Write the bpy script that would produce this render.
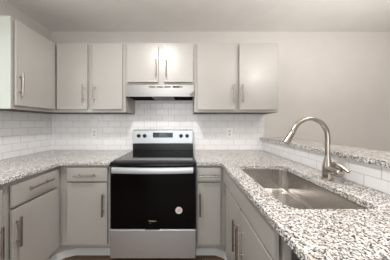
import bpy, bmesh, math
from mathutils import Vector, Matrix

for o in list(bpy.data.objects):
    bpy.data.objects.remove(o)
S = bpy.context.scene
COL = S.collection
PI = math.pi

# ------------------------------------------------------------------ camera
cam = bpy.data.cameras.new('camera')
cam.sensor_width = 36
cam.lens = 36 * 154.04 / 390
cam.shift_x = (195 - 186.17) / 390
cam.shift_y = -(130 - 123.42) / 390
cam.clip_start = .02
camo = bpy.data.objects.new('camera', cam)
COL.objects.link(camo)
camo.location = (0, 0, 1.2586)
camo.rotation_euler = (PI / 2, 0, 0)
S.camera = camo

# ------------------------------------------------------------------ world, lights, exposure
W = bpy.data.worlds.new('world')
S.world = W
W.use_nodes = True
W.node_tree.nodes['Background'].inputs[0].default_value = (.9, .95, 1, 1)
W.node_tree.nodes['Background'].inputs[1].default_value = .3


def area(name, loc, rot, sx, sy, power, color, shape='RECTANGLE'):
    l = bpy.data.lights.new(name, 'AREA')
    l.shape = shape
    l.size = sx
    if shape in ('RECTANGLE', 'ELLIPSE'):
        l.size_y = sy
    l.energy = power
    l.color = color
    o = bpy.data.objects.new(name, l)
    COL.objects.link(o)
    o.location = loc
    o.rotation_euler = rot
    return o


area('kitchen_ceiling_light', (-.36, .74, 2.40), (0, 0, 0), .2, 0, 22, (1, .985, .965), 'DISK')
area('ceiling_fill', (1.5, .2, 1.5), (0, PI, 0), .4, 0, 37, (1, .975, .95), 'DISK')  # added uplight that brightens the ceiling; no lamp known there
area('left_window_daylight', (-1.74, .72, 1.62), (0, -PI / 2, 0), .95, .84, 4, (.95, 1, .98))
area('rear_fill', (-.3, -2.5, 1.15), (PI / 2, 0, 0), 1.8, 1.9, 41, (.96, .99, 1))  # added fill from behind the camera for base fronts and drawer
bulb = bpy.data.lights.new('dining_ceiling_light', 'POINT')
bulb.shadow_soft_size = .08
bulb.energy = 17
bulb.color = (1, .98, .955)
bulbo = bpy.data.objects.new('dining_ceiling_light', bulb)
COL.objects.link(bulbo)
bulbo.location = (1.56, -.10, 2.3)

S.view_settings.view_transform = 'Standard'
S.view_settings.look = 'None'
S.view_settings.exposure = 0.07
S.view_settings.gamma = 1
S.view_settings.use_curve_mapping = False

# ------------------------------------------------------------------ materials


def lin(c):
    return tuple(((v / 255) / 12.92 if v / 255 <= .04045 else ((v / 255 + .055) / 1.055) ** 2.4) for v in c) + (1,)


class NT:
    def __init__(self, name):
        self.m = bpy.data.materials.new(name)
        self.m.use_nodes = True
        self.t = self.m.node_tree
        self.b = self.t.nodes['Principled BSDF']

    def n(self, typ, **kw):
        nd = self.t.nodes.new(typ)
        for k, v in kw.items():
            setattr(nd, k, v)
        return nd

    def l(self, a, b):
        self.t.links.new(a, b)

    def mix(self, fac, a, b, blend='MIX'):
        nd = self.n('ShaderNodeMix', data_type='RGBA', blend_type=blend)
        for s, v in ((0, fac), (6, a), (7, b)):
            if hasattr(v, 'is_linked'):
                self.l(v, nd.inputs[s])
            else:
                nd.inputs[s].default_value = v
        return nd.outputs[2]

    def ramp(self, src, stops):
        nd = self.n('ShaderNodeValToRGB')
        cr = nd.color_ramp
        while len(cr.elements) < len(stops):
            cr.elements.new(.5)
        for e, (p, c) in zip(cr.elements, stops):
            e.position = p
            e.color = c
        self.l(src, nd.inputs[0])
        return nd.outputs[0]


def paint(name, rgb, rough=.5, spec=.5, metal=0, noise=.04, scale=6, bump=0, coat=0):
    k = NT(name)
    tc = k.n('ShaderNodeTexCoord')
    nz = k.n('ShaderNodeTexNoise')
    nz.inputs['Scale'].default_value = scale
    nz.inputs['Detail'].default_value = 4
    k.l(tc.outputs['Object'], nz.inputs['Vector'])
    c = lin(rgb)
    lo = tuple(v * (1 - noise) for v in c[:3]) + (1,)
    hi = tuple(min(1, v * (1 + noise)) for v in c[:3]) + (1,)
    k.l(k.ramp(nz.outputs['Fac'], [(.3, lo), (.7, hi)]), k.b.inputs['Base Color'])
    k.b.inputs['Roughness'].default_value = rough
    k.b.inputs['Specular IOR Level'].default_value = spec
    k.b.inputs['Metallic'].default_value = metal
    k.b.inputs['Coat Weight'].default_value = coat
    k.b.inputs['Coat Roughness'].default_value = .17
    if bump:
        n2 = k.n('ShaderNodeTexNoise')
        n2.inputs['Scale'].default_value = 140
        n2.inputs['Detail'].default_value = 3
        k.l(tc.outputs['Object'], n2.inputs['Vector'])
        bp = k.n('ShaderNodeBump')
        bp.inputs['Strength'].default_value = bump
        bp.inputs['Distance'].default_value = .002
        k.l(n2.outputs['Fac'], bp.inputs['Height'])
        k.l(bp.outputs[0], k.b.inputs['Normal'])
    return k.m


def brushed(name, rgb, rough, axis=0, amt=.06):
    k = NT(name)
    tc = k.n('ShaderNodeTexCoord')
    mp = k.n('ShaderNodeMapping')
    sc = [220, 220, 220]
    sc[axis] = 3
    mp.inputs['Scale'].default_value = sc
    k.l(tc.outputs['Object'], mp.inputs['Vector'])
    nz = k.n('ShaderNodeTexNoise')
    nz.inputs['Scale'].default_value = 1
    nz.inputs['Detail'].default_value = 3
    k.l(mp.outputs[0], nz.inputs['Vector'])
    c = lin(rgb)
    k.l(k.ramp(nz.outputs['Fac'], [(.3, tuple(v * (1 - amt) for v in c[:3]) + (1,)), (.7, c)]), k.b.inputs['Base Color'])
    r = k.n('ShaderNodeMapRange')
    r.inputs['To Min'].default_value = rough * .85
    r.inputs['To Max'].default_value = rough * 1.15
    k.l(nz.outputs['Fac'], r.inputs['Value'])
    k.l(r.outputs[0], k.b.inputs['Roughness'])
    k.b.inputs['Metallic'].default_value = 1
    return k.m


def tile(name, axis):
    """white subway tile; axis = the horizontal world axis the courses run along (0 = X, 1 = Y)"""
    k = NT(name)
    tc = k.n('ShaderNodeTexCoord')
    sp = k.n('ShaderNodeSeparateXYZ')
    k.l(tc.outputs['Object'], sp.inputs[0])
    off = k.n('ShaderNodeMath', operation='SUBTRACT')
    k.l(sp.outputs[2], off.inputs[0])
    off.inputs[1].default_value = .8975
    cb = k.n('ShaderNodeCombineXYZ')
    k.l(sp.outputs[axis], cb.inputs[0])
    k.l(off.outputs[0], cb.inputs[1])
    br = k.n('ShaderNodeTexBrick')
    br.inputs['Scale'].default_value = 1
    br.inputs['Brick Width'].default_value = .1555
    br.inputs['Row Height'].default_value = .0785
    br.inputs['Mortar Size'].default_value = .0018
    br.inputs['Mortar Smooth'].default_value = .1
    br.inputs['Color1'].default_value = lin((246, 244, 244))
    br.inputs['Color2'].default_value = lin((241, 240, 240))
    br.inputs['Mortar'].default_value = lin((196, 195, 194))
    k.l(cb.outputs[0], br.inputs['Vector'])
    k.l(br.outputs['Color'], k.b.inputs['Base Color'])
    rr = k.n('ShaderNodeMapRange')
    rr.inputs['To Min'].default_value = .16
    rr.inputs['To Max'].default_value = .7
    k.l(br.outputs['Fac'], rr.inputs['Value'])
    k.l(rr.outputs[0], k.b.inputs['Roughness'])
    bp = k.n('ShaderNodeBump', invert=True)
    bp.inputs['Strength'].default_value = .5
    bp.inputs['Distance'].default_value = .002
    k.l(br.outputs['Fac'], bp.inputs['Height'])
    k.l(bp.outputs[0], k.b.inputs['Normal'])
    return k.m


def granite():
    k = NT('speckled_granite')
    tc = k.n('ShaderNodeTexCoord')
    nz = k.n('ShaderNodeTexNoise')
    nz.inputs['Scale'].default_value = 80
    nz.inputs['Detail'].default_value = 4
    k.l(tc.outputs['Object'], nz.inputs['Vector'])
    vm = k.n('ShaderNodeVectorMath', operation='SCALE')
    k.l(nz.outputs['Color'], vm.inputs[0])
    vm.inputs['Scale'].default_value = .007
    ad = k.n('ShaderNodeVectorMath', operation='ADD')
    k.l(tc.outputs['Object'], ad.inputs[0])
    k.l(vm.outputs[0], ad.inputs[1])

    def cells(scale):
        v = k.n('ShaderNodeTexVoronoi')
        v.inputs['Scale'].default_value = scale
        k.l(ad.outputs[0], v.inputs['Vector'])
        s = k.n('ShaderNodeSeparateColor')
        k.l(v.outputs['Color'], s.inputs[0])
        return s.outputs[0], s.outputs[1]
    n2 = k.n('ShaderNodeTexNoise')
    n2.inputs['Scale'].default_value = 11
    n2.inputs['Detail'].default_value = 3
    k.l(tc.outputs['Object'], n2.inputs['Vector'])
    base = k.ramp(n2.outputs['Fac'], [(.35, lin((222, 219, 215))), (.55, lin((212, 207, 202))), (.74, lin((210, 192, 172)))])
    a, a2 = cells(190)
    w = k.ramp(a, [(.0, (0, 0, 0, 1)), (.60, (0, 0, 0, 1)), (.64, (1, 1, 1, 1))])
    c1 = k.mix(w, base, lin((146, 143, 141)))
    w2 = k.ramp(a2, [(.0, (0, 0, 0, 1)), (.72, (0, 0, 0, 1)), (.76, (1, 1, 1, 1))])
    c2 = k.mix(w2, c1, lin((243, 240, 236)))
    b, b2 = cells(250)
    w3 = k.ramp(b, [(.0, (0, 0, 0, 1)), (.79, (0, 0, 0, 1)), (.815, (1, 1, 1, 1))])
    c3 = k.mix(w3, c2, lin((52, 50, 50)))
    w4 = k.ramp(b2, [(.0, (0, 0, 0, 1)), (.885, (0, 0, 0, 1)), (.915, (1, 1, 1, 1))])
    c4 = k.mix(w4, c3, lin((104, 98, 95)))
    k.l(c4, k.b.inputs['Base Color'])
    k.b.inputs['Roughness'].default_value = .17
    return k.m


def planks():
    k = NT('brown_plank_floor')
    tc = k.n('ShaderNodeTexCoord')
    br = k.n('ShaderNodeTexBrick')
    br.inputs['Scale'].default_value = 1
    br.inputs['Brick Width'].default_value = 1.2
    br.inputs['Row Height'].default_value = .15
    br.inputs['Mortar Size'].default_value = .0015
    br.inputs['Color1'].default_value = lin((128, 100, 80))
    br.inputs['Color2'].default_value = lin((104, 82, 66))
    br.inputs['Mortar'].default_value = lin((52, 40, 32))
    k.l(tc.outputs['Object'], br.inputs['Vector'])
    mp = k.n('ShaderNodeMapping')
    mp.inputs['Scale'].default_value = (4, 60, 4)
    k.l(tc.outputs['Object'], mp.inputs['Vector'])
    nz = k.n('ShaderNodeTexNoise')
    nz.inputs['Scale'].default_value = 1
    nz.inputs['Detail'].default_value = 5
    k.l(mp.outputs[0], nz.inputs['Vector'])
    g = k.ramp(nz.outputs['Fac'], [(.3, (.62, .6, .58, 1)), (.7, (1, 1, 1, 1))])
    k.l(k.mix(1.0, br.outputs['Color'], g, 'MULTIPLY'), k.b.inputs['Base Color'])
    k.b.inputs['Roughness'].default_value = .45
    return k.m


M = dict(
    wall=paint('wall_paint', (212, 207, 202), .75, .3, noise=.015, bump=.12),
    ceil=paint('ceiling_paint', (234, 231, 227), .85, .2, noise=.02, bump=.25),
    cab=paint('greige_satin_paint', (172, 168, 162), .38, .95, noise=.02, scale=3, coat=.22),
    gable=paint('lit_end_panel_paint', (196, 200, 191), .4, .5, noise=.015),  # paler than the greige paint: window light put into the panel colour
    inside=paint('cabinet_interior', (120, 110, 98), .7, .3),
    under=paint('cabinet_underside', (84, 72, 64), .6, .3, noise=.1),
    toe=paint('grey_vinyl_base', (204, 204, 202), .4, .5, noise=.03),
    nickel=brushed('brushed_nickel', (180, 173, 166), .27, 2, .02),
    faucet=brushed('faucet_nickel', (182, 173, 163), .26, 2, .01),
    steel=brushed('stainless_steel', (216, 220, 224), .45, 0, .03),
    sink=brushed('sink_steel', (214, 210, 206), .25, 1, .01),
    hood=brushed('hood_steel', (180, 178, 176), .42, 0),
    hoodcorner=brushed('hood_corner_reflection', (150, 138, 130), .3, 2, .3),  # brown tone holds the warm reflection on the hood's metal corner
    hoodinside=paint('hood_inside_black', (24, 24, 25), .9, .05, noise=.1),
    filt=paint('hood_filter_mesh', (150, 150, 150), .7, .2, .2, noise=.3, scale=160),
    blackglass=paint('black_glass', (9, 9, 10), .06, .5, noise=.1),
    ovenglass=paint('oven_door_glass', (6, 6, 6), .08, .16, noise=.1),
    black=paint('black_enamel', (14, 14, 15), .3, .5, noise=.1),
    rim=paint('matt_black_rim', (17, 17, 18), .45, .25, noise=.1),
    darkgrey=paint('dark_grey_appliance', (72, 72, 74), .4, .5, noise=.06),
    slot=paint('grey_vent_slot', (140, 137, 133), .6, .3),
    plastic=paint('white_plastic', (248, 247, 245), .35, .5, noise=.01),
    receptacle=paint('receptacle_plastic', (222, 220, 217), .4, .5, noise=.01),
    logo=paint('badge_silver', (176, 174, 168), .3, .5, .3),
    logogold=paint('badge_gold', (176, 150, 96), .3, .5, .3),
    sticker=paint('sticker_paper', (214, 204, 202), .5, .3, noise=.02),
    stickerink=paint('sticker_print', (190, 150, 150), .5, .3, noise=.1),
    lcd=paint('display_segments', (84, 98, 108), .4, .4),
    tilex=tile('subway_tile_along_x', 0),
    tiley=tile('subway_tile_along_y', 1),
    granite=granite(),
    floor=planks(),
    frame=paint('white_window_frame', (235, 235, 232), .4, .5, noise=.01),
)
M['lcd'].node_tree.nodes['Principled BSDF'].inputs['Emission Color'].default_value = lin((150, 200, 225))
M['lcd'].node_tree.nodes['Principled BSDF'].inputs['Emission Strength'].default_value = .06
gk = NT('window_glass')
gk.b.inputs['Transmission Weight'].default_value = 1
gk.b.inputs['Roughness'].default_value = 0
gk.b.inputs['IOR'].default_value = 1.45
M['glass'] = gk.m

# ------------------------------------------------------------------ mesh helpers


def add_box(bm, x0, x1, y0, y1, z0, z1, bev=0, seg=2):
    t = bmesh.new()
    vs = [t.verts.new((x, y, z)) for x in (x0, x1) for y in (y0, y1) for z in (z0, z1)]
    for f in ((0, 1, 3, 2), (4, 6, 7, 5), (0, 4, 5, 1), (2, 3, 7, 6), (0, 2, 6, 4), (1, 5, 7, 3)):
        t.faces.new([vs[i] for i in f])
    bmesh.ops.recalc_face_normals(t, faces=t.faces[:])
    if bev:
        bmesh.ops.bevel(t, geom=t.edges[:], offset=bev, segments=seg, profile=.5, affect='EDGES')
    join(bm, t)


def join(bm, t):
    me = bpy.data.meshes.new('tmp')
    t.to_mesh(me)
    t.free()
    bm.from_mesh(me)
    bpy.data.meshes.remove(me)


def tube(bm, pts, rads, seg=14, cap=True):
    pts = [Vector(p) for p in pts]
    if not hasattr(rads, '__len__'):
        rads = [rads] * len(pts)
    rings = []
    prev = None
    for i, p in enumerate(pts):
        d = (pts[min(i + 1, len(pts) - 1)] - pts[max(i - 1, 0)]).normalized()
        if prev is None:
            a = Vector((0, 1, 0)) if abs(d.y) < .9 else Vector((1, 0, 0))
            u = d.cross(a).normalized()
        else:
            u = (prev - d * prev.dot(d)).normalized()
        prev = u
        v = d.cross(u)
        rings.append([bm.verts.new(p + (u * math.cos(2 * PI * k / seg) + v * math.sin(2 * PI * k / seg)) * rads[i]) for k in range(seg)])
    for a, b in zip(rings, rings[1:]):
        for k in range(seg):
            bm.faces.new((a[k], a[(k + 1) % seg], b[(k + 1) % seg], b[k]))
    if cap:
        bm.faces.new(rings[0][::-1])
        bm.faces.new(rings[-1])


def lathe(bm, prof, c=(0, 0, 0), axis='z', seg=24):
    """prof: (radius, height) pairs"""
    rings = []
    for r, h in prof:
        ring = []
        for k in range(seg):
            a = 2 * PI * k / seg
            p = (r * math.cos(a), r * math.sin(a), h)
            if axis == '-y':
                p = (p[0], -h, p[1])
            elif axis == 'y':
                p = (p[0], h, p[1])
            ring.append(bm.verts.new((p[0] + c[0], p[1] + c[1], p[2] + c[2])))
        rings.append(ring)
    for a, b in zip(rings, rings[1:]):
        for k in range(seg):
            bm.faces.new((a[k], a[(k + 1) % seg], b[(k + 1) % seg], b[k]))
    bm.faces.new(rings[0][::-1])
    bm.faces.new(rings[-1])


def catmull(P, n=8):
    P = [Vector(p) for p in P]
    out = []
    for i in range(len(P) - 1):
        p0, p1, p2, p3 = P[max(i - 1, 0)], P[i], P[i + 1], P[min(i + 2, len(P) - 1)]
        for k in range(n):
            t = k / n
            out.append(.5 * (2 * p1 + (p2 - p0) * t + (2 * p0 - 5 * p1 + 4 * p2 - p3) * t * t + (3 * p1 - p0 - 3 * p2 + p3) * t ** 3))
    out.append(P[-1])
    return out


def rrect(x0, x1, y0, y1, r, n=6):
    pts = []
    for cx, cy, a0 in ((x1 - r, y1 - r, 0), (x0 + r, y1 - r, PI / 2), (x0 + r, y0 + r, PI), (x1 - r, y0 + r, 1.5 * PI)):
        for k in range(n + 1):
            a = a0 + PI / 2 * k / n
            pts.append((cx + r * math.cos(a), cy + r * math.sin(a)))
    return pts


def slab(bm, outline, z0, z1, holes=(), bev=0):
    """flat slab with optional through holes"""
    t = bmesh.new()
    ed = []
    for lp in [outline] + list(holes):
        vs = [t.verts.new((x, y, z1)) for x, y in lp]
        ed += [t.edges.new((vs[i], vs[(i + 1) % len(vs)])) for i in range(len(vs))]
    bmesh.ops.triangle_fill(t, use_beauty=True, use_dissolve=False, edges=ed, normal=(0, 0, 1))
    bmesh.ops.recalc_face_normals(t, faces=t.faces[:])
    for f in t.faces:
        if f.normal.z < 0:
            f.normal_flip()
    ext = bmesh.ops.extrude_face_region(t, geom=t.faces[:], use_keep_orig=True)
    for v in [g for g in ext['geom'] if isinstance(g, bmesh.types.BMVert)]:
        v.co.z = z0
    bmesh.ops.recalc_face_normals(t, faces=t.faces[:])
    if bev:
        es = []
        for e in t.edges:
            if len(e.link_faces) == 2:
                n1, n2 = e.link_faces[0].normal, e.link_faces[1].normal
                if abs(n1.z) > .9 and abs(n2.z) < .1 or abs(n2.z) > .9 and abs(n1.z) < .1:
                    es.append(e)
        bmesh.ops.bevel(t, geom=es, offset=bev, segments=2, profile=.5, affect='EDGES')
    join(bm, t)


def obj(name, bm, mat, parent=None, smooth=True, angle=35):
    bmesh.ops.recalc_face_normals(bm, faces=bm.faces[:])
    me = bpy.data.meshes.new(name)
    if smooth:
        for f in bm.faces:
            f.smooth = True
        for e in bm.edges:
            if len(e.link_faces) == 2 and e.calc_face_angle(0) > math.radians(angle):
                e.smooth = False
    bm.to_mesh(me)
    bm.free()
    me.materials.append(M[mat] if isinstance(mat, str) else mat)
    o = bpy.data.objects.new(name, me)
    COL.objects.link(o)
    if smooth:
        wn = o.modifiers.new('weighted_normal', 'WEIGHTED_NORMAL')
        wn.keep_sharp = True
    if parent:
        o.parent = parent
    return o


def thing(name, label, cat, loc, rotz=0, group=None):
    o = bpy.data.objects.new(name, None)
    o.empty_display_size = .05
    COL.objects.link(o)
    o.location = loc
    o.rotation_euler = (0, 0, rotz)
    tag(o, label, cat, group)
    return o


def tag(o, label, cat, group=None):
    o['label'] = label
    o['category'] = cat
    if group:
        o['group'] = group
    return o


def struct(name, boxes, mat, bev=0):
    bm = bmesh.new()
    for b in boxes:
        add_box(bm, *b, bev=bev)
    o = obj(name, bm, mat)
    o['kind'] = 'structure'
    return o


# ------------------------------------------------------------------ the room
YW, XL, XE, XH = 2.0193, -1.7653, 1.0213, .9865
XR, YR, ZC = 3.6, -2.6, 2.461
UPF, UPT, UPB = YW - .305, 2.154, 1.382        # upper cabinets: face plane, top, bottom
BF = YW - .61                                  # base cabinets: face plane
XB = XL + .61                                  # left base cabinets: face plane
XP = .357                                      # peninsula cabinets: face plane
CT, CB = .914, .884                            # granite top and underside

struct('floor', [(XL - .1, XR + .1, YR - .1, YW + .1, -.1, 0)], 'floor')
struct('ceiling', [(XL - .1, XR + .1, YR - .1, YW + .1, ZC, ZC + .1)], 'ceil')
struct('wall_back', [(XL - .1, XR + .1, YW, YW + .1, 0, ZC)], 'wall')
struct('wall_right', [(XR, XR + .1, YR, YW, 0, ZC)], 'wall')
wy0, wy1, wz0, wz1 = .28, 1.16, 1.12, 2.12
struct('wall_left', [(XL - .1, XL, YR, wy0, 0, ZC), (XL - .1, XL, wy1, YW, 0, ZC),
                     (XL - .1, XL, wy0, wy1, 0, wz0), (XL - .1, XL, wy0, wy1, wz1, ZC)], 'wall')
struct('wall_rear', [(XL - .1, -1.25, YR - .1, YR, 0, ZC), (.65, XR + .1, YR - .1, YR, 0, ZC), (-1.25, .65, YR - .1, YR, 2.1, ZC)], 'wall')
w = struct('window_1', [(XL - .09, XL - .03, wy0, wy0 + .05, wz0, wz1), (XL - .09, XL - .03, wy1 - .05, wy1, wz0, wz1),
                        (XL - .09, XL - .03, wy0, wy1, wz0, wz0 + .05), (XL - .09, XL - .03, wy0, wy1, wz1 - .05, wz1),
                        (XL - .085, XL - .035, wy0, wy1, 1.6, 1.64)], 'frame')
bm = bmesh.new()
add_box(bm, XL - .064, XL - .058, wy0 + .05, wy1 - .05, wz0 + .05, wz1 - .05)
obj('pane', bm, 'glass', w)
d = struct('door_1', [(-1.25, -1.2, YR - .08, YR - .02, 0, 2.1), (.6, .65, YR - .08, YR - .02, 0, 2.1), (-.33, -.27, YR - .08, YR - .02, 0, 2.1),
                      (-1.25, .65, YR - .08, YR - .02, 2.04, 2.1), (-1.25, .65, YR - .08, YR - .02, 0, .06)], 'frame')
bm = bmesh.new()
add_box(bm, -1.2, .6, YR - .053, YR - .047, .06, 2.04)
obj('pane', bm, 'glass', d)

# tile cladding and the low wall that carries the bar
TH = .008
struct('trim_1', [(XL + TH, XE, YW - TH, YW - .0002, CT + .0005, UPB - .001),
                  (-.6705, .0915, YW - TH, YW - .0002, UPB - .001, 1.69)], 'tilex')
struct('trim_2', [(XL + .0002, XL + TH, .2, YW - .0005, CT + .0005, UPB - .001)], 'tiley')
BARB = 1.0445
struct('wall_peninsula', [(XH + TH, 1.16, .12, YW - .0085, 0, BARB)], 'wall')
struct('trim_3', [(XH, XH + TH - .0002, .12, YW - .0085, CT + .0005, BARB)], 'tiley')


def strip(name, path, z1, mat='toe', back=.006, foot_=.008):
    """vinyl base that follows the toe space and cuts the inside corner"""
    bm = bmesh.new()
    for off_z0, off_z1, d0 in ((0, z1, back),):
        pts = [Vector((p[0], p[1], 0)) for p in path]
        cols = []
        for i, p in enumerate(pts):
            ds = []
            if i:
                ds.append((pts[i] - pts[i - 1]).normalized())
            if i < len(pts) - 1:
                ds.append((pts[i + 1] - pts[i]).normalized())
            dd = sum(ds, Vector()).normalized()
            n = Vector((-dd.y, dd.x, 0)) * d0
            foot = Vector((dd.y, -dd.x, 0)) * foot_
            cols.append([bm.verts.new(q) for q in (p + n, p + n + Vector((0, 0, z1)), p + Vector((0, 0, z1)), p + Vector((0, 0, .03)), p + foot + Vector((0, 0, .004)), p + foot)])
        for a, b in zip(cols, cols[1:]):
            for k in range(6):
                bm.faces.new((a[k], a[(k + 1) % 6], b[(k + 1) % 6], b[k]))
        bm.faces.new(cols[0])
        bm.faces.new(cols[-1][::-1])
    o = obj(name, bm, mat)
    o['kind'] = 'structure'
    return o


YT, XT, XPT = BF + .068, XB - .068, XP + .068


def arc(c, r, a0, a1, n=6):
    return [(c[0] + r * math.cos(a0 + (a1 - a0) * i / n), c[1] + r * math.sin(a0 + (a1 - a0) * i / n)) for i in range(n + 1)]


PL = [(XT, .35), (XT, YT - .17), (XT + .035, YT - .08), (XT + .08, YT - .03), (XT + .17, YT), (-.675, YT)]
PR = [(.095, YT), (XPT - .15, YT), (XPT - .08, YT - .03), (XPT - .03, YT - .08), (XPT, YT - .15), (XPT, .56)]
strip('baseboard_left', PL, .062)
strip('baseboard_right', PR, .062)


def behind(path, d):
    out = []
    for i, p in enumerate(path):
        a, b = Vector(path[max(i - 1, 0)]), Vector(path[min(i + 1, len(path) - 1)])
        t = (b - a).normalized()
        out.append((p[0] - t.y * d, p[1] + t.x * d))
    return out


strip('trim_4', behind(PL, .0063), .139, 'cab', .0003, 0)
strip('trim_5', behind(PR, .0063), .139, 'cab', .0003, 0)

# ------------------------------------------------------------------ cabinets


def handle(parent, x, y, z, length, vert=True):
    """bar pull; x, z = its centre, y = the door's front plane (front looks to -y)"""
    bm = bmesh.new()
    h = length / 2
    yy = y - .032
    e = .0025
    L = [-h, -h + e, h - e, h]
    rad = [.0055, .0074, .0074, .0055]
    if vert:
        tube(bm, [(x, yy, z + t) for t in L], rad, 12)
    else:
        tube(bm, [(x + t, yy, z) for t in L], rad, 12)
    for s in (-1, 1):
        q = s * length * .32
        px, pz = (x, z + q) if vert else (x + q, z)
        tube(bm, [(px, y + .0005, pz), (px, y - .003, pz), (px, y - .0032, pz), (px, yy, pz)], [.0075, .0075, .0048, .0048], 12)
    return obj('handle', bm, 'nickel', parent)


def plate_with_openings(bm, x0, x1, z0, z1, y0, y1, openings):
    xs = sorted({x0, x1} | {v for o in openings for v in o[:2]})
    zs = sorted({z0, z1} | {v for o in openings for v in o[2:]})
    t = bmesh.new()
    V = {}

    def vt(a, b):
        if (a, b) not in V:
            V[(a, b)] = t.verts.new((a, y0, b))
        return V[(a, b)]
    for a, b in zip(xs, xs[1:]):
        for c, d in zip(zs, zs[1:]):
            mx, mz = (a + b) / 2, (c + d) / 2
            if any(o[0] < mx < o[1] and o[2] < mz < o[3] for o in openings):
                continue
            t.faces.new((vt(a, c), vt(b, c), vt(b, d), vt(a, d)))
    ext = bmesh.ops.extrude_face_region(t, geom=t.faces[:], use_keep_orig=True)
    for v in [g for g in ext['geom'] if isinstance(g, bmesh.types.BMVert)]:
        v.co.y = y1
    bmesh.ops.recalc_face_normals(t, faces=t.faces[:])
    join(bm, t)


DT = .028


def door_slab(bm, a, b, c, d):
    """slab front that stands a few millimetres off the face frame"""
    add_box(bm, a, b, -DT, -.010, c, d, .002, 2)
    for x in (a + .03, b - .03):
        for z in (c + .03, d - .03):
            add_box(bm, x - .005, x + .005, -.0102, -.0003, z - .005, z + .005)


def cabinet(name, label, cat, loc, rotz, Wd, D, z0, z1, fronts, face=None, gable=False, plinth=True, group=None):
    """front plane of the face frame at local y=0, depth towards +y; loc = the left front bottom corner.
    fronts: (kind, x0, x1, z0, z1, handle x, handle z, handle length, vertical)"""
    t = thing(name, label, cat, loc, rotz, group or ('upper cabinets' if z0 > .5 else 'base cabinets'))
    fx0, fx1 = face or (0, Wd)
    bm = bmesh.new()
    p = .009
    f = .019
    add_box(bm, 0, p, f, D, z0, z1)
    add_box(bm, Wd - p, Wd, f, D, z0, z1)
    add_box(bm, p, Wd - p, f, D, z0, z0 + p)
    add_box(bm, p, Wd - p, D - .006, D, z0 + p, z1)
    if z0 > .5:
        add_box(bm, p, Wd - p, f, D, z1 - p, z1)
    obj('carcass', bm, 'cab', t, smooth=False)
    bm = bmesh.new()
    plate_with_openings(bm, fx0, fx1, z0, z1, 0, f, [(a + .016, b - .016, c + .016, d - .016) for _, a, b, c, d, *_r in fronts])
    obj('face_frame', bm, 'cab', t, smooth=False)
    if gable:
        bm = bmesh.new()
        add_box(bm, -.004, -.0002, .0, D, z0, z1)
        g = obj('end_panel', bm, 'gable', t, smooth=False)
        g['label'] = 'end panel coloured pale as window-lit'
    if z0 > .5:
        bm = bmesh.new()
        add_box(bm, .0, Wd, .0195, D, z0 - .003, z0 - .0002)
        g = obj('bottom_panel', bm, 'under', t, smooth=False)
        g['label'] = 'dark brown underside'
    if plinth:
        bm = bmesh.new()
        add_box(bm, 0.001, Wd - .001, .075, .09, 0, z0)
        obj('plinth', bm, 'cab', t, smooth=False)
    for kind, a, b, c, d, hx, hz, hl, vert in fronts:
        bm = bmesh.new()
        door_slab(bm, a, b, c, d)
        q = obj(kind, bm, 'cab', t, angle=25)
        if hl:
            handle(q, hx, -DT, hz, hl, vert)
    return t


HL = .2
# upper cabinets
cabinet('wall_cabinet', 'greige upper cabinet on the left side wall with an end panel coloured pale as window-lit', 'cabinet', (XL + .305, 1.283, 0), PI / 2,
        YW - .001 - 1.283, .303, UPB, UPT,
        [('door', .016, .404, 1.412, 2.128, .042, 1.594, HL, True)], face=(0, UPF - 1.283 - .001), gable=True, plinth=False)
ox = XL + .306
cabinet('wall_cabinet', 'two-door greige upper cabinet in the corner left of the range hood', 'cabinet', (ox, UPF, 0), 0,
        -.672 - ox, .303, UPB, UPT,
        [('door', -1.418 - ox, -1.086 - ox, 1.415, 2.13, -1.117 - ox, 1.582, HL, True),
         ('door', -1.028 - ox, -.703 - ox, 1.415, 2.13, -.997 - ox, 1.582, HL, True)], plinth=False)
ox = -.6705
cabinet('wall_cabinet', 'short two-door greige cabinet directly above the range hood', 'cabinet', (ox, UPF, 0), 0,
        .762, .303, 1.69, UPT,
        [('door', -.645 - ox, -.308 - ox, 1.712, 2.112, -.331 - ox, 1.867, HL, True),
         ('door', -.246 - ox, .078 - ox, 1.712, 2.112, -.222 - ox, 1.867, HL, True)], plinth=False)
ox = .0925
cabinet('wall_cabinet', 'two-door greige upper cabinet right of the range hood, beside the bare wall', 'cabinet', (ox, UPF, 0), 0,
        XE - ox, .303, UPB, UPT,
        [('door', .124 - ox, .539 - ox, 1.41, 2.125, .512 - ox, 1.582, HL, True),
         ('door', .583 - ox, .999 - ox, 1.41, 2.125, .610 - ox, 1.582, HL, True)], plinth=False)
# base cabinets
TOE = .142
oy = .972
cabinet('base_cabinet', 'greige base cabinet under the left counter with drawer over door, next to the corner', 'cabinet', (XB, oy, 0), PI / 2,
        YW - .002 - oy, .606, TOE, CB - .0005,
        [('drawer', .999 - oy, 1.36 - oy, .712, .852, 1.18 - oy, .797, HL, False),
         ('door', .999 - oy, 1.36 - oy, .165, .69, 1.024 - oy, .542, HL, True)], face=(0, BF - .0005 - oy))
oy = .37
cabinet('base_cabinet', 'greige base cabinet at the photo left edge, nearest the viewer, mostly cut off', 'cabinet', (XB, oy, 0), PI / 2,
        .6, .606, TOE, CB - .0005,
        [('drawer', .4 - oy, .945 - oy, .712, .852, .67 - oy, .797, HL, False),
         ('door', .4 - oy, .945 - oy, .165, .69, .92 - oy, .542, HL, True)])
ox = XB + .001
cabinet('base_cabinet', 'greige base cabinet between the left corner and the range', 'cabinet', (ox, BF, 0), 0,
        -.672 - ox, .606, TOE, CB - .0005,
        [('drawer', -1.071 - ox, -.708 - ox, .741, .862, -.893 - ox, .795, HL, False),
         ('door', -1.071 - ox, -.71 - ox, .17, .724, -.739 - ox, .538, HL, True)])
ox = .0925
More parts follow.
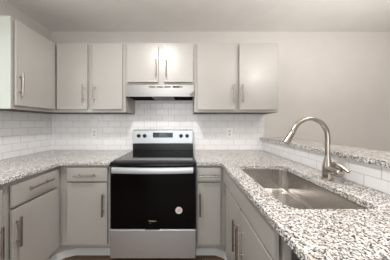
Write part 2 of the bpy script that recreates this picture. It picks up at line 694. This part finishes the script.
cabinet('base_cabinet', 'narrow greige base cabinet just right of the range, drawer over door', 'cabinet', (ox, BF, 0), 0,
        XP - .001 - ox, .606, TOE, CB - .0005,
        [('drawer', .101 - ox, .31 - ox, .745, .862, .206 - ox, .793, .18, False),
         ('door', .101 - ox, .308 - ox, .172, .724, .124 - ox, .538, HL, True)])
oy = BF
cabinet('sink_cabinet', 'greige two-door base cabinet under the sink counter', 'cabinet', (XP, oy, 0), -PI / 2,
        oy - .558, .606, TOE, CB - .0005,
        [('false_front', .02, oy - .575, .744, .880, 0, 0, 0, False),
         ('door', oy - 1.288, oy - .953, .165, .728, oy - .98, .545, HL, True),
         ('door', oy - .943, oy - .60, .165, .728, oy - .912, .545, HL, True)])

# dark appliance front after the sink cabinet
t = thing('dishwasher', 'dark grey appliance front under the counter nearest the viewer, beside the sink cabinet', 'appliance', (XP + .02, .553, 0), -PI / 2)
bm = bmesh.new()
add_box(bm, 0, .41, .03, .58, .1, .86, .004)
obj('body', bm, 'black', t)
bm = bmesh.new()
add_box(bm, .004, .406, 0, .029, .12, .86, .006)
obj('door', bm, 'darkgrey', t)

# ------------------------------------------------------------------ granite
bm = bmesh.new()
xl, xf, yf = XL + .0003, XB + .038, BF - .038
out = [(xl, .25), (xf, .25), (xf, yf - .05)] + [(xf + .05 - .05 * math.cos(a), yf - .05 + .05 * math.sin(a)) for a in (PI / 8, PI / 4, 3 * PI / 8)] + \
      [(xf + .05, yf), (-.672, yf), (-.672, YW - .0003), (xl, YW - .0003)]
slab(bm, out, CB, CT, bev=.003)
tag(obj('countertop', bm, 'granite', angle=60), 'L-shaped speckled granite counter running along the left wall to the range', 'countertop')
bm = bmesh.new()
xpf = XP - .045
out = [(.0925, YW - .0003), (.0925, yf), (xpf - .02, yf), (xpf - .006, yf - .006), (xpf, yf - .02), (xpf, .13), (XH - .0003, .13), (XH - .0003, YW - .0003)]
SX0, SX1, SY0, SY1 = .415, .797, .622, 1.26
slab(bm, out, CB, CT, holes=[rrect(SX0, SX1, SY0, SY1, .055)], bev=.003)
tag(obj('countertop', bm, 'granite', angle=60), 'speckled granite counter right of the range, cut out around the sink', 'countertop')
bm = bmesh.new()
slab(bm, [(XH - .027, .1), (1.305, .1), (1.305, YW - .0005), (XH - .027, YW - .0005)], BARB + .0003, BARB + .0323, bev=.003)
tag(obj('bar_countertop', bm, 'granite', angle=60), 'raised speckled granite bar ledge on the low tiled wall', 'countertop')

# ------------------------------------------------------------------ sink
t = thing('sink', 'undermount stainless steel sink in the granite counter', 'sink', ((SX0 + SX1) / 2, (SY0 + SY1) / 2, CB - .172))
bm = bmesh.new()
hw, hl_ = (SX1 - SX0) / 2 + .004, (SY1 - SY0) / 2 + .004
loops = [(.018, .1675, .05), (0, .1675, .05), (-.001, .16, .05), (-.005, .03, .05), (-.007, .016, .05), (-.012, .006, .05), (-.02, .001, .05), (-.03, .0, .05)]
rings = []
for d, z, r in loops:
    rr = r + d if d > 0 else max(.02, r + d * .5)
    rings.append([bm.verts.new((x, y, z + .004)) for x, y in rrect(-hw - d, hw + d, -hl_ - d, hl_ + d, rr, 8)])
for a, b in zip(rings, rings[1:]):
    n = len(a)
    for k in range(n):
        bm.faces.new((a[k], b[k], b[(k + 1) % n], a[(k + 1) % n]))
bm.faces.new(rings[-1])
so = obj('basin', bm, 'sink', t, angle=70)
sm = so.modifiers.new('thickness', 'SOLIDIFY')
sm.thickness = .0015
sm.offset = 0
bm = bmesh.new()
lathe(bm, [(.045, .0046), (.045, .0066), (.036, .0070), (.030, .0052), (.0, .0052001)][:4] , (0.06, 0.0, .0), 'z', 28)
obj('drain', bm, 'steel', t)

# ------------------------------------------------------------------ faucet
FX, FY = .868, .946
t = thing('faucet', 'brushed nickel gooseneck pull-down faucet standing behind the sink', 'faucet', (FX, FY, CT))
bm = bmesh.new()
lathe(bm, [(.031, 0), (.031, .004), (.027, .008), (.0265, .07), (.025, .085), (.019, .115), (.0145, .135), (.0135, .15)], seg=28)
obj('body', bm, 'faucet', t)
path = [(0, 0, .145), (0, 0, .2), (0, 0, .262), (-.008, 0, .304), (-.034, 0, .345), (-.072, 0, .368), (-.11, 0, .375), (-.15, 0, .364),
        (-.183, 0, .341), (-.204, 0, .312), (-.214, 0, .290)]
bm = bmesh.new()
tube(bm, catmull(path, 6), .0135, 18)
obj('spout', bm, 'faucet', t)
bm = bmesh.new()
p0, p1 = Vector((-.2135, 0, .292)), Vector((-.256, 0, .222))
tube(bm, [p0.lerp(p1, k) for k in (0, .04, .06, .5, .93, .97, 1)], [.0142, .015, .0158, .018, .0205, .0205, .017], 20)
obj('spray_head', bm, 'faucet', t)
bm = bmesh.new()
tube(bm, [(0, -.015, .066), (0, -.05, .065), (0, -.075, .064), (0, -.083, .064), (0, -.088, .064)], [.025, .0255, .0245, .021, .012], 20)
obj('valve', bm, 'faucet', t)
bm = bmesh.new()
lv = catmull([(0, -.026, .084), (.004, -.042, .108), (.008, -.066, .104), (.012, -.095, .09), (.013, -.112, .08)], 4)
tube(bm, lv, [.0135 - .0003 * i for i in range(len(lv))], 14)
obj('lever', bm, 'faucet', t)

# ------------------------------------------------------------------ range
RX0, RX1 = -.669, .0895
RW = RX1 - RX0
RF = 1.33                                       # front plane of door and drawer
t = thing('electric_range', 'stainless steel electric range with black glass oven door and cooktop', 'stove', ((RX0 + RX1) / 2, RF, 0))
h = RW / 2
bm = bmesh.new()
add_box(bm, -h + .002, h - .002, .05, YW - RF - .012, .06, .903, .003)
for sx in (-1, 1):
    for y in (.12, .58):
        lathe(bm, [(.018, 0), (.018, .06)], (sx * (h - .06), y, 0))
obj('body', bm, 'black', t)
bm = bmesh.new()
add_box(bm, -h, h, .078, .60, .904, .92, .003)
add_box(bm, -h + .002, h - .002, .0, .049, .885, .9035, .002)
obj('cooktop', bm, 'blackglass', t)
bm = bmesh.new()
add_box(bm, -h + .008, h, -.004, .0775, .904, .9225, .007, 3)
obj('front_rim', bm, 'rim', t)
for sx in (-1, 1):
    bm = bmesh.new()
    add_box(bm, sx * (h - .0035) - .0034, sx * (h - .0035) + .0034, .079, .59, .9203, .9215, .0004)
    obj('cooktop_trim', bm, 'steel', t)
# oven door
bm = bmesh.new()
add_box(bm, -h + .012, h - .004, .0, .048, .35, .882, .004)
dr = obj('oven_door', bm, 'black', t)
bm = bmesh.new()
add_box(bm, -h + .02, h - .012, -.003, -.0002, .352, .835, .001)
obj('door_glass', bm, 'ovenglass', dr)
bm = bmesh.new()
N = 16
prof = []
for z_, y_ in ((.842, -.046), (.846, -.056), (.868, -.060), (.889, -.056), (.894, -.046), (.889, -.038), (.846, -.038)):
    prof.append((y_, z_))
cols = []
for i in range(N + 1):
    u = -1 + 2 * i / N
    x = .009 + u * (h - .041)
    bow = .012 * (1 - u * u)
    cols.append([bm.verts.new((x, y_ - bow * .5, z_ - .004 * (1 - u * u))) for y_, z_ in prof])
for a, b in zip(cols, cols[1:]):
    for k in range(len(prof)):
        bm.faces.new((a[k], a[(k + 1) % len(prof)], b[(k + 1) % len(prof)], b[k]))
bm.faces.new(cols[0])
bm.faces.new(cols[-1][::-1])
for sx in (-1, 1):
    add_box(bm, .009 + sx * (h - .054) - .012, .009 + sx * (h - .054) + .012, -.045, -.0005, .846, .879, .004)
obj('handle', bm, 'steel', dr, angle=50)


def text(name, s, size, x, y, z, mat, parent, bold=0):
    c = bpy.data.curves.new(name, 'FONT')
    c.body = s
    c.size = size
    c.align_x = 'CENTER'
    c.align_y = 'CENTER'
    c.extrude = .0004
    c.offset = bold
    c.materials.append(M[mat])
    tmp = bpy.data.objects.new('lettering', c)
    COL.objects.link(tmp)
    bpy.context.view_layer.update()
    me = bpy.data.meshes.new_from_object(tmp.evaluated_get(bpy.context.evaluated_depsgraph_get()))
    bpy.data.objects.remove(tmp)
    bpy.data.curves.remove(c)
    me.transform(Matrix.Translation((x, y, z)) @ Matrix.Rotation(PI / 2, 4, 'X'))
    o = bpy.data.objects.new(name, me)
    COL.objects.link(o)
    o.parent = parent
    return o


text('badge', 'Whirlpool', .0155, -.002, -.0042, .418, 'logo', dr, .0004)
bm = bmesh.new()
tube(bm, [(-.002 + .02 * math.cos(a) , -.004, .4135 - .008 + .011 * math.sin(a)) for a in [PI * 1.1 * k / 14 + .55 for k in range(15)]], .0009, 8)
obj('badge_swirl', bm, 'logogold', dr)
bm = bmesh.new()
lathe(bm, [(.030, 0), (.030, .0006)], (.227, -.0031, .51), '-y', 36)
st = obj('sticker', bm, 'sticker', dr)
st['label'] = 'round pale pink sticker'
bm = bmesh.new()
for zz, ww in ((.521, .022), (.514, .034), (.507, .026), (.500, .032)):
    add_box(bm, .227 - ww / 2, .227 + ww / 2, -.0042, -.0036, zz - .0018, zz + .0018)
obj('sticker_print', bm, 'stickerink', st)
# storage drawer
bm = bmesh.new()
add_box(bm, -h + .012, h - .006, -.002, .048, .092, .342, .006, 3)
dw = obj('storage_drawer', bm, 'steel', t)
bm = bmesh.new()
add_box(bm, -.062, .062, -.0035, .02, .3415, .349, .001)
obj('finger_notch', bm, 'black', dw)
# backguard
BY = 1.925 - RF
bm = bmesh.new()
add_box(bm, -h + .002, h - .004, BY + .004, YW - RF - .012, .9205, 1.176, .004)
add_box(bm, -h + .002, h - .004, BY, BY + .02, .9205, 1.006, .002)
bg = obj('backguard', bm, 'black', t)
bm = bmesh.new()
add_box(bm, -h + .003, h - .005, BY - .006, BY + .003, 1.007, 1.172, .006, 3)
obj('control_panel', bm, 'steel', bg)
cx = (RX0 + RX1) / 2
for X in (-.590, -.5175, -.064, .011):
    bm = bmesh.new()
    lathe(bm, [(.024, 0), (.024, .006), (.0205, .010), (.018, .026), (.014, .029)], (X - cx, BY - .006, 1.104), '-y', 28)
    add_box(bm, X - cx - .005, X - cx + .005, BY - .042, BY - .03, 1.082, 1.126, .003)
    obj('knob', bm, 'black', bg)
bm = bmesh.new()
add_box(bm, -.4135 - cx, -.165 - cx, BY - .0085, BY - .0062, 1.082, 1.144, .001)
dp = obj('display', bm, 'blackglass', bg)
bm = bmesh.new()
add_box(bm, -.322 - cx, -.256 - cx, BY - .0093, BY - .0085, 1.112, 1.136)
obj('clock_window', bm, 'lcd', dp)
for q in (-.395, -.228):
    bm = bmesh.new()
    add_box(bm, q - .004 - cx, q + .052 - cx, BY - .0089, BY - .0084, 1.089, 1.134)
    kp = obj('keypad', bm, 'black', dp)
    for r_ in range(3):
        for k in range(4):
            bm = bmesh.new()
            add_box(bm, q - cx + k * .0125, q - cx + k * .0125 + .008, BY - .0095, BY - .009, 1.094 + r_ * .014, 1.099 + r_ * .014)
            obj('key', bm, 'lcd', kp)

# ------------------------------------------------------------------ range hood
t = thing('range_hood', 'stainless range hood under the short cabinet above the range', 'range hood', (cx, UPF - .012, 1.55))
hh = .3785
HD = YW - .0085 - (UPF - .012)
bm = bmesh.new()
add_box(bm, -hh, hh, 0, .012, .004, .136, .004, 3)
add_box(bm, -hh, -hh + .01, .012, HD, .004, .136, .001)
add_box(bm, hh - .01, hh, .012, HD, .004, .136, .001)
add_box(bm, -hh + .01, hh - .01, .012, HD, .126, .136, .001)
add_box(bm, -hh + .004, hh - .004, -.004, .006, .035, .039, .001)
obj('shell', bm, 'hood', t)
bm = bmesh.new()
add_box(bm, -hh + .0105, hh - .0105, .0125, HD - .001, .008, .018, .001)
obj('underside', bm, 'hoodinside', t)
bm = bmesh.new()
add_box(bm, -.10, .15, .02, HD - .03, .002, .0075, .002)
obj('filter', bm, 'filt', t)
for x0 in (-.122, -.038, .048):
    bm = bmesh.new()
    add_box(bm, x0 - .001, x0 + .072, -.0012, .002, .101, .124, .0005)
    for k in range(4):
        add_box(bm, x0 + .001, x0 + .070, -.0026, -.001, .1035 + k * .005, .106 + k * .005, .0004)
    obj('vent', bm, 'slot', t)
bm = bmesh.new()
add_box(bm, .14, .25, -.0015, .002, .102, .124, .001)
cp = obj('control_strip', bm, 'slot', t)
for x0 in (.147, .182):
    bm = bmesh.new()
    add_box(bm, x0, x0 + .028, -.006, -.0016, .106, .12, .001)
    obj('switch', bm, 'black', cp)
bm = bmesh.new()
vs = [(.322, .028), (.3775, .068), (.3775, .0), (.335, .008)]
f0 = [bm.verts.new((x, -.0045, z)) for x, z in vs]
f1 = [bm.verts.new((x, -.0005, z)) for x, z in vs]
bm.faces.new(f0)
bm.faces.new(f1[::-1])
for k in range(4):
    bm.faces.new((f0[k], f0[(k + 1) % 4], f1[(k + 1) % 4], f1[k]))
g = obj('corner_reflection', bm, 'hoodcorner', t)  # warm reflection on the bevelled corner, built as a brownish piece
g['label'] = 'hood corner with a warm reflection in its brownish colour'

# ------------------------------------------------------------------ wall plates


def outlet(x, z, label):
    t = thing('wall_outlet', label, 'outlet', (x, YW - TH - .0003, z), 0, 'wall outlets')
    bm = bmesh.new()
    add_box(bm, -.037, .037, -.0075, 0, -.060, .060, .003)
    obj('cover_plate', bm, 'plastic', t)
    for s in (-1, 1):
        bm = bmesh.new()
        lathe(bm, [(.0165, 0), (.0165, .002)], (0, -.0076, s * .021), '-y', 20)
        r = obj('receptacle', bm, 'receptacle', t)
        bm = bmesh.new()
        for q in (-.006, .006):
            add_box(bm, q - .0012, q + .0012, -.0104, -.0097, s * .021 - .003, s * .021 + .006)
        lathe(bm, [(.0024, 0), (.0024, .0007)], (0, -.0097, s * .021 - .008), '-y', 10)
        obj('slots', bm, 'black', r)
    return t


outlet((229.3 - 186.17) / 76.6, 1.258 - 9.2 / 76.6, 'white wall outlet on the tile right of the range')
outlet((94.6 - 186.17) / 76.6, 1.258 - 9.8 / 76.6, 'white wall outlet on the tile left of the range, below the small white box')
t = thing('wall_box', 'small white box on the tile above the left outlet, under the corner cabinet', 'wall box', ((94.3 - 186.17) / 77, YW - TH - .0003, 1.284))
bm = bmesh.new()
add_box(bm, -.05, .05, -.009, 0, -.034, .034, .003, 3)
obj('housing', bm, 'plastic', t)
bm = bmesh.new()
add_box(bm, -.04, -.028, -.008, -.001, .0335, .06, .002)
obj('tab', bm, 'plastic', t)
